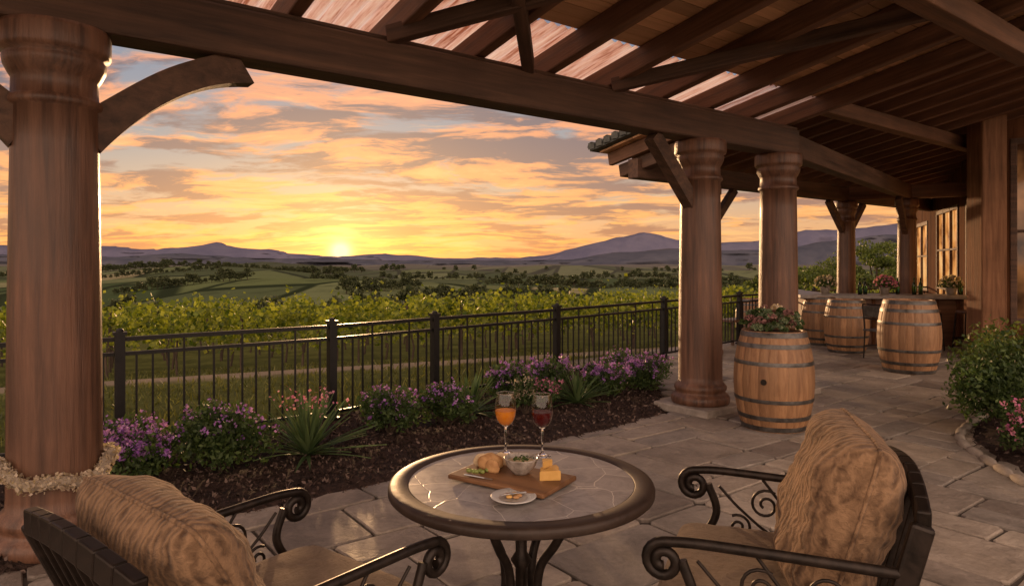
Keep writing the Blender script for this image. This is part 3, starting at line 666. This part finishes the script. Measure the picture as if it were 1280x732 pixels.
for k,(x,y) in enumerate([(6.6,12.95),(6.75,13.05),(7.6,12.9),(7.75,12.95),(8.45,12.85),(7.4,13.1)]):
    mb=MB(); mb.lathe([(0,0),(.037,0),(.038,.18),(.03,.21),(.013,.24),(.013,.3),(.016,.3),(.016,.315),(0,.315)],16); mb.build('wine_bottle',[M_bottle],None,(x,y,.976),smooth=True)
def metal_chair(x,y,rz):
    e=emp('bistro_chair',(x,y,.022),rz); pl=[]
    for sx in (-.19,.19): pl+= [[(sx,-.2,0),(sx,-.17,.45),(sx,-.22,.88)],[(sx,.2,0),(sx,.16,.45)],[(sx,-.18,.2),(sx,.18,.2)]]
    pl+=[[(-.19,-.22,.88),(.19,-.22,.88)],[(-.19,-.2,.65),(.19,-.2,.65)]]; curve('frame',pl,.012,M_iron,e)
    box('seat',(.42,.4,.03),(0,0,.46),M_hoop,e); box('back_panel',(.36,.02,.18),(0,-.21,.77),M_hoop,e,rot=(.1,0,0)); return e
metal_chair(6.0,11.05,-1.2)
def stool(x,y):
    e=emp('bar_stool',(x,y,.022)); pl=[[(a*.17,b_*.17,0),(a*.13,b_*.13,.66)] for a in(-1,1) for b_ in (-1,1)]+[[(-.16,-.16,.22),(.16,-.16,.22),(.16,.16,.22),(-.16,.16,.22),(-.16,-.16,.22)]]
    curve('legs',pl,.014,M_iron,e); mb=MB(); mb.lathe([(0,.66),(.17,.66),(.185,.68),(.18,.71),(0,.72)],24); mb.build('seat',[M_col],e,smooth=True)
stool(8.05,12.05); stool(6.9,12.3); stool(7.45,12.2)
e=emp('side_bench',(4.3,13.1,.022),ANG)
box('seat',(.75,.36,.05),(0,0,.46),M_col,e)
for sx in(-.3,.3):
    for sy in(-.13,.13): box('leg',(.05,.05,.43),(sx,sy,.22),M_beam,e)

# garland on the near column
mb=MB(); ring=[]
for i in range(60):
    a=2*math.pi*i/60; ring.append((.265*math.cos(a),.265*math.sin(a),.45+.04*math.sin(a*2)+.02*math.sin(5*a)))
mb.tube(ring+[ring[0]],.03,8,1)
rp=np.array(ring)[rng.integers(0,60,4200)]; d=rng.normal(size=(4200,3)); d/=np.linalg.norm(d,axis=1)[:,None]; rp=rp+d*rng.uniform(.015,.05,(4200,1)); mb.leaves(rp,.022,0,.7)
mb.build('flower_garland',[M_cream,M_rope],None,P(0,0,.0))

# ------------------------------------------------------------------ table
tb=emp('round_patio_table',(.035,2.6,.022)); TH=.755-.022
mb=MB(); mb.lathe([(.425,TH-.002),(.43,TH+.003),(.488,TH+.003),(.497,TH-.002),(.5,TH-.01),(.5,TH-.026),(.494,TH-.032),(.43,TH-.036),(.0,TH-.038)],96); mb.build('rim',[M_rim],tb,smooth=True)
mb=MB(); mb.lathe([(0,TH),(.2,TH),(.424,TH),(.426,TH-.02)],96); mb.build('stone_top',[M_mosaic],tb)
pl=[]
for k in range(4):
    a=math.pi/4+k*math.pi/2+.2; ca,sa=math.cos(a),math.sin(a)
    prof2=bez([(.21,TH-.045),(.2,.62),(.15,.52),(.085,.42),(.075,.3),(.12,.18),(.24,.07),(.33,.02),(.36,.035)],8); pl.append([(r*ca,r*sa,z) for r,z in prof2])
curve('curved_legs',pl,.017,M_iron,tb,4)
pl=[[(.2*math.cos(a),.2*math.sin(a),.665) for a in np.linspace(0,2*math.pi,40)],[(.13*math.cos(a),.13*math.sin(a),.17) for a in np.linspace(0,2*math.pi,30)]]
curve('stretcher_rings',pl,.01,M_iron,tb)
mb=MB(); mb.lathe([(0,.1),(.03,.1),(.035,.14),(.022,.17),(.022,.4),(.04,.43),(.022,.46),(.022,.6),(.05,.64),(.12,TH-.045)],24); mb.build('centre_post',[M_iron],tb,smooth=True)

TT=.759
cbd=emp('charcuterie_board',(.0,2.58,TT),math.radians(-33))
box('board',(.42,.25,.018),(0,0,.011),M_board,cbd,bevel=.005)
bo=emp('dip_bowl',(.035,2.6,TT+.021)); mb=MB(); mb.lathe([(0,0),(.03,0),(.035,.006),(.055,.03),(.064,.055),(.066,.06),(.061,.059),(.052,.035),(0,.028)],40); mb.build('bowl',[M_ceramicdark],bo,smooth=True)
mb=MB(); mb.lathe([(0,.05),(.03,.047),(.057,.044)],30); mb.build('dip',[M_crumb],bo,smooth=True)
mb=MB(); d=rng.normal(size=(60,3))*np.array([.022,.022,.003]); mb.leaves(d+np.array([0,0,.052]),.012,0,.7); mb.build('herbs',[M_shrub],bo)
def lump(name,loc,s,mat,seed=0,sub=3,amp=.12,parent=None,rz=0):
    bm=bmesh.new(); bmesh.ops.create_icosphere(bm,subdivisions=sub,radius=1)
    for v in bm.verts:
        n=mnoise.noise(v.co*1.6+Vector((seed,0,0))); v.co*=(1+amp*n); v.co=Vector((v.co.x*s[0],v.co.y*s[1],v.co.z*s[2]))
        if v.co.z<-s[2]*.75: v.co.z=-s[2]*.75
    me=bpy.data.meshes.new(name); bm.to_mesh(me); bm.free(); me.materials.append(mat)
    for p in me.polygons: p.use_smooth=True
    o=bpy.data.objects.new(name,me); o.location=loc; o.rotation_euler=(0,0,rz); return link(o,parent)
zb=TT+.02
lump('bread_roll',(-.085,2.655,zb+.026),(.052,.04,.034),M_bread,1)
for k,(x,y,r) in enumerate([(-.045,2.70,.4),(-.12,2.69,.2),(-.075,2.605,-.5)]):
    lump('bread_slice',(x,y,zb+.022),(.032,.009,.029),M_bread if k==2 else M_crumb,4+k,rz=r)
def wedge(loc,rz,s=1):
    bm=bmesh.new(); h=.035*s; a=[(0,0),(.075*s,-.03*s),(.08*s,0),(.075*s,.03*s)]
    vs=[bm.verts.new((x,y,z)) for z in (0,h) for x,y in a]
    for f in [[3,2,1,0],[4,5,6,7],[0,1,5,4],[1,2,6,5],[2,3,7,6],[3,0,4,7]]: bm.faces.new([vs[i] for i in f])
    bmesh.ops.bevel(bm,geom=bm.edges[:],offset=.002,segments=2,affect='EDGES'); me=bpy.data.meshes.new('cheese_wedge'); bm.to_mesh(me); bm.free(); me.materials.append(M_cheese)
    o=bpy.data.objects.new('cheese_wedge',me); o.location=loc; o.rotation_euler=(0,0,rz); return link(o)
wedge((.10,2.50,zb+.001),.5); wedge((.105,2.57,zb+.001),.1,.9); wedge((.115,2.53,zb+.037),1.2,.7)
for k in range(7): lump('olive',(-.17+random.uniform(-.02,.02)+.012*k,2.60+random.uniform(-.015,.015),zb+.008),(.01,.009,.009),M_green,k,2)
kn=emp('cheese_fork',(-.14,2.55,zb+.004),-.5); box('handle',(.09,.01,.005),(0,0,0),M_steel,kn,bevel=.002)
for k in (-1,0,1): box('tine',(.035,.002,.002),(.06,k*.004,0),M_steel,kn,bevel=0)
pt=emp('side_plate',(.005,2.36,TT)); mb=MB(); mb.lathe([(0,.003),(.045,.003),(.05,.006),(.077,.014),(.08,.016),(.078,.018),(.05,.01),(0,.008)],48); mb.build('plate',[M_ceramic],pt,smooth=True)
mb=MB(); mb.lathe([(.0,.0095),(.05,.0115)],40); mb.build('plate_glaze',[M_ceramicdark],pt)
for k in range(5): lump('nut',(.02*math.cos(k*1.3),.02*math.sin(k*1.3),.017),(.012,.008,.006),M_cheese if k%2 else M_bread,k,2,parent=pt)
box('butter_knife',(.1,.009,.003),(.0,0,.024),M_steel,pt,rot=(0,.05,.5),bevel=.001)
def wineglass(x,y,mat):
    e=emp('wine_glass',(x,y,TT),0); H=.262
    mb=MB(); mb.lathe([(0,.001),(.036,.001),(.0375,.0025),(.036,.004),(.02,.007),(.008,.013),(.0048,.028),(.0044,.07),(.0046,.104),(.007,.117),(.014,.1225),(0,.1235)],40); mb.build('stem_and_foot',[M_glasssolid],e,smooth=True)
    mb=MB(); mb.lathe([(.0,.1232),(.014,.1238),(.026,.132),(.036,.145),(.0435,.166),(.0462,.188),(.0445,.212),(.041,.238),(.037,H)],56); mb.build('bowl',[M_glass],e,smooth=True)
    mb=MB(); mb.tube([(.037*math.cos(a),.037*math.sin(a),H) for a in np.linspace(0,2*math.pi,49)],.0009,8); mb.build('rim',[M_glasssolid],e,smooth=True)
    mb=MB(); mb.lathe([(0,.1245),(.0135,.1252),(.0252,.1332),(.0350,.1460),(.0424,.1665),(.0449,.187),(.0449,.1885),(0,.1885)],48); mb.build('wine',[mat],e,smooth=False)
wineglass(-.028,2.93,M_white); wineglass(.128,2.9,M_red)

# ------------------------------------------------------------------ chairs
def cushion(name,w,d,th,mat,parent,p=4,ex=.42,wr=.02,seed=0,n=64,piping=True):
    mb=MB(); us=np.sin(np.linspace(-1,1,n)*math.pi/2); top=np.zeros((n,n,3)); bot=np.zeros((n,n,3))
    big=(p<5)
    for i,a in enumerate(us):
        for j,b_ in enumerate(us):
            k=max(0,(1-abs(a)**p)*(1-abs(b_)**p))**ex
            rc=1-(.07 if big else .02)*(a*a*b_*b_)**2
            x=w/2*a*rc*(1-(.03 if big else .012)*(1-b_*b_)); y=d/2*b_*rc*(1-(.03 if big else .012)*(1-a*a))
            nz=mnoise.fractal(Vector((x*5+seed,y*5,seed)),1,2,4); n2=mnoise.fractal(Vector((x*5+seed,y*5,seed+9)),1,2,4)
            cr=(.008*math.sin(b_*22+4*nz)*abs(a)**2*(1-abs(b_))+.006*math.sin(a*24+4*nz)*abs(b_)**2*(1-abs(a)))*(1 if big else .2)
            top[i,j]=(x,y,k*(th/2+wr*nz+cr)); bot[i,j]=(x,y,-k*(th/2+wr*n2+cr))
    mb.grid(top[::-1]); mb.grid(bot); o=mb.build(name,[mat],parent,smooth=True)
    if piping:
        e=[tuple(top[i,0]) for i in range(n)]+[tuple(top[n-1,j]) for j in range(n)]+[tuple(top[i,n-1]) for i in range(n-1,-1,-1)]+[tuple(top[0,j]) for j in range(n-1,-1,-1)]
        curve('piping',[e],.006,mat,o)
    return o
def spiral(cy,cz,r0,r1,a0,turns,x,n=26):
    return [(x,cy+(r0+(r1-r0)*i/n)*math.cos(a0+turns*2*math.pi*i/n),cz+(r0+(r1-r0)*i/n)*math.sin(a0+turns*2*math.pi*i/n)) for i in range(n+1)]
def chair(x,y,F_,sc_=1.,tilt=.4,pz=.70,py=-.2,seed=0,pw=.60,ph=.54,yb=-.26,yt=-.40,zt=.80,pt_=.22,pr=0):
    rz=math.atan2(F_[1],F_[0])-math.pi/2; e=emp('patio_armchair',(x,y,.022),rz,sc_); W=.325
    arms=[];fine=[]
    for sx in (-W,W):
        a=bez([(sx,(yb+yt)/2-.03,.64),(sx*1.03,yb+.04,.645),(sx*1.06,-.02,.65),(sx*1.08,.18,.652),(sx*1.08,.27,.645)],8)
        a+=spiral(.27,.592,.053,.014,math.pi/2,-1.5,sx*1.08)[1:]; arms.append(a)
        arms.append(bez([(sx*1.08,.22,.60),(sx*1.08,.19,.5),(sx*1.04,.24,.4),(sx,.29,.32),(sx,.28,.15),(sx,.31,0)],6))
        arms.append([(sx,yb+.02,.36),(sx,yb,.2),(sx,yb-.06,0)])
        X_=sx*1.04
        fine.append(bez([(X_,yb,.6),(X_,-.14,.47),(X_,-.02,.44),(X_,.1,.52),(X_,.18,.6)],8))
        fine.append(spiral(-.15,.56,.055,.012,-1.2,1.4,X_)); fine.append(spiral(.02,.55,.055,.012,2.2,-1.5,X_)); fine.append(spiral(.11,.46,.045,.01,1,1.4,X_)); fine.append(spiral(-.09,.43,.04,.01,4,-1.4,X_))
        fine.append(bez([(X_,yb+.02,.4),(X_,-.07,.52),(X_,.03,.64)],6))
    curve('arms_and_legs',arms,.0145,M_iron,e,4); curve('scrollwork',fine,.0052,M_iron,e,2)
    fr=[[(-W,.29,.35),(W,.29,.35),(W,yb,.35),(-W,yb,.35),(-W,.29,.35)]]; curve('seat_frame',fr,.018,M_iron,e)
    sl=(yt-yb)/(zt-.3)
    for sx in (-W,W): beam('back_stile',(sx,yb,.3),(sx,yt,zt),.032,.055,M_iron,e)
    for i,(z_,hh) in enumerate(((zt,.065),(.42,.05))):
        y_=yb+sl*(z_-.3); pts=[(xx,y_-.02*math.cos(xx/W*1.5),z_+(.035 if i==0 else 0)*math.cos(xx/W*1.5)) for xx in np.linspace(-W,W,9)]
        for k in range(8): beam('back_rail',pts[k],pts[k+1],.034,hh,M_iron,e,.006)
    for k in range(7):
        xx=-W+2*W*(k+1)/8; beam('back_slat',(xx,yb+sl*.12-.012,.42),(xx,yt-.012,zt+.01),.012,.024,M_iron,e,.003)
    s=cushion('seat_cushion',.62,.29-yb+.01,.12,M_seat,e,p=8,ex=.35,wr=.008,seed=seed); s.location=(0,(.29+yb)/2+.02,.43)
    p_=cushion('back_pillow',pw,ph,pt_,M_pillow,e,p=4.2,ex=.5,wr=.03,seed=seed+3); p_.location=(0,py,pz); p_.rotation_euler=(math.radians(90)+tilt,0,pr)
    return e
chair(-.71,2.15,(.62,.78),1.06,tilt=.5,seed=1,pw=.66,ph=.54,yb=-.34,yt=-.55,zt=.79,py=-.31,pz=.655)
chair(.88,2.33,(-.93,.37),1.1,tilt=.28,seed=5,pw=.58,ph=.52,yb=-.24,yt=-.36,zt=.77,py=-.18,pz=.69,pt_=.25,pr=.10)

# ------------------------------------------------------------------ world & sun
world=bpy.data.worlds.new('World'); sc.world=world; world.use_nodes=True; t=NT(world.node_tree); bg=world.node_tree.nodes['Background']
tc=t.n('ShaderNodeTexCoord').outputs['Generated']; sp=t.n('ShaderNodeSeparateXYZ'); t.l(tc,sp.inputs[0])
x_,y_,z_=sp.outputs; z=t.m('MAXIMUM',z_,0.)
az=-14.1; S=Vector((math.sin(math.radians(az)),math.cos(math.radians(az)),math.tan(math.radians(.9)))).normalized()
dt_=t.n('ShaderNodeVectorMath',operation='DOT_PRODUCT'); t.l(tc,dt_.inputs[0]); dt_.inputs[1].default_value=S; dot=t.m('MAXIMUM',dt_.outputs['Value'],0.)
base=t.ramp(z,[(0,(.80,.36,.14)),(.05,(.76,.41,.21)),(.10,(.54,.395,.30)),(.16,(.34,.33,.345)),(.24,(.24,.27,.345)),(.36,(.175,.215,.305)),(1,(.13,.16,.24))])
den=t.m('ADD',z,.12); px=t.m('DIVIDE',x_,den); py=t.m('DIVIDE',y_,den); cv=t.n('ShaderNodeCombineXYZ'); t.l(px,cv.inputs[0]); t.l(py,cv.inputs[1])
wp=t.n('ShaderNodeTexNoise'); wp.inputs['Scale'].default_value=.9; wp.inputs['Detail'].default_value=4; t.l(cv.outputs[0],wp.inputs['Vector'])
cvw=t.mix(.7,cv.outputs[0],wp.outputs['Color'],'ADD')
mp=t.mapping(cvw,(.8,1.15,1),(0,0,.5))
n1=t.noise(mp,1.6,13,.60,.2); n2=t.noise(t.mapping(cvw,(.75,1.35,1),(.2,0,.35)),2.0,13,.63,.25); n3=t.noise(mp,.6,3,.5)
cover=t.m('ADD',n1,t.m('MULTIPLY_ADD',n3,.5,-.25))
m1=t.smooth(cover,.42,.52)
cl=t.ramp(z,[(0,(.95,.40,.12)),(.05,(.97,.43,.14)),(.12,(.98,.40,.15)),(.19,(.90,.36,.17)),(.27,(.76,.33,.21)),(.36,(.54,.28,.24)),(.5,(.36,.24,.25)),(1,(.26,.2,.22))])
dk=t.ramp(z,[(0,(.46,.19,.12)),(.06,(.38,.175,.13)),(.13,(.26,.155,.15)),(.22,(.175,.135,.165)),(.32,(.135,.12,.165)),(.45,(.12,.12,.165)),(1,(.12,.11,.15))])
clc=t.mix(t.smooth(n2,.455,.56),dk,cl)
col=t.mix(t.m('MULTIPLY',m1,.96),base,clc)
m3=t.m('MULTIPLY',t.smooth(n2,.56,.66),t.m('SUBTRACT',1,t.smooth(z,.18,.36)))
col=t.mix(t.m('MULTIPLY',m3,.7),col,(1.0,.54,.22))
def addc(col,f,c): return t.mix(f,col,c,'ADD')
g1=t.m('POWER',dot,20.); g2=t.m('POWER',dot,420.); g3=t.m('POWER',dot,11000.)
col=addc(col,t.m('MULTIPLY',g1,.03),(1.,.55,.18)); col=addc(col,t.m('MULTIPLY',g2,.34),(1.,.62,.2)); col=addc(col,t.m('MINIMUM',t.m('MULTIPLY',g3,1.4),1.),(1.,.8,.45))
back_fill=t.smooth(t.m('MULTIPLY',y_,-1.),-.1,.5); col=t.mix(t.m('MULTIPLY',back_fill,.95),col,(2.25,1.6,1.22))  # sky behind the camera brightened, added as fill light for the patio
sky=t.n('ShaderNodeTexSky',sky_type='NISHITA',sun_disc=False); sky.sun_elevation=math.radians(3); sky.sun_rotation=math.radians(az)
col=t.mix(.02,col,sky.outputs[0],'ADD')
t.l(col,bg.inputs[0]); bg.inputs[1].default_value=1.0
sl=bpy.data.lights.new('sun','SUN'); sl.energy=3.0; sl.angle=math.radians(1.2); sl.color=(1,.58,.28)
so=bpy.data.objects.new('sun',sl); link(so); e_=math.radians(4.5); so.rotation_euler=Vector((math.sin(math.radians(az))*math.cos(e_),math.cos(math.radians(az))*math.cos(e_),math.sin(e_))).to_track_quat('Z','Y').to_euler()

cam=bpy.data.cameras.new('camera'); co_=bpy.data.objects.new('camera',cam); link(co_); co_.location=(0,0,1.58); co_.rotation_euler=(math.radians(90),0,0)
cam.lens=24; cam.sensor_width=36; cam.shift_y=-38/1280; cam.clip_start=.05; cam.clip_end=20000
sc.camera=co_
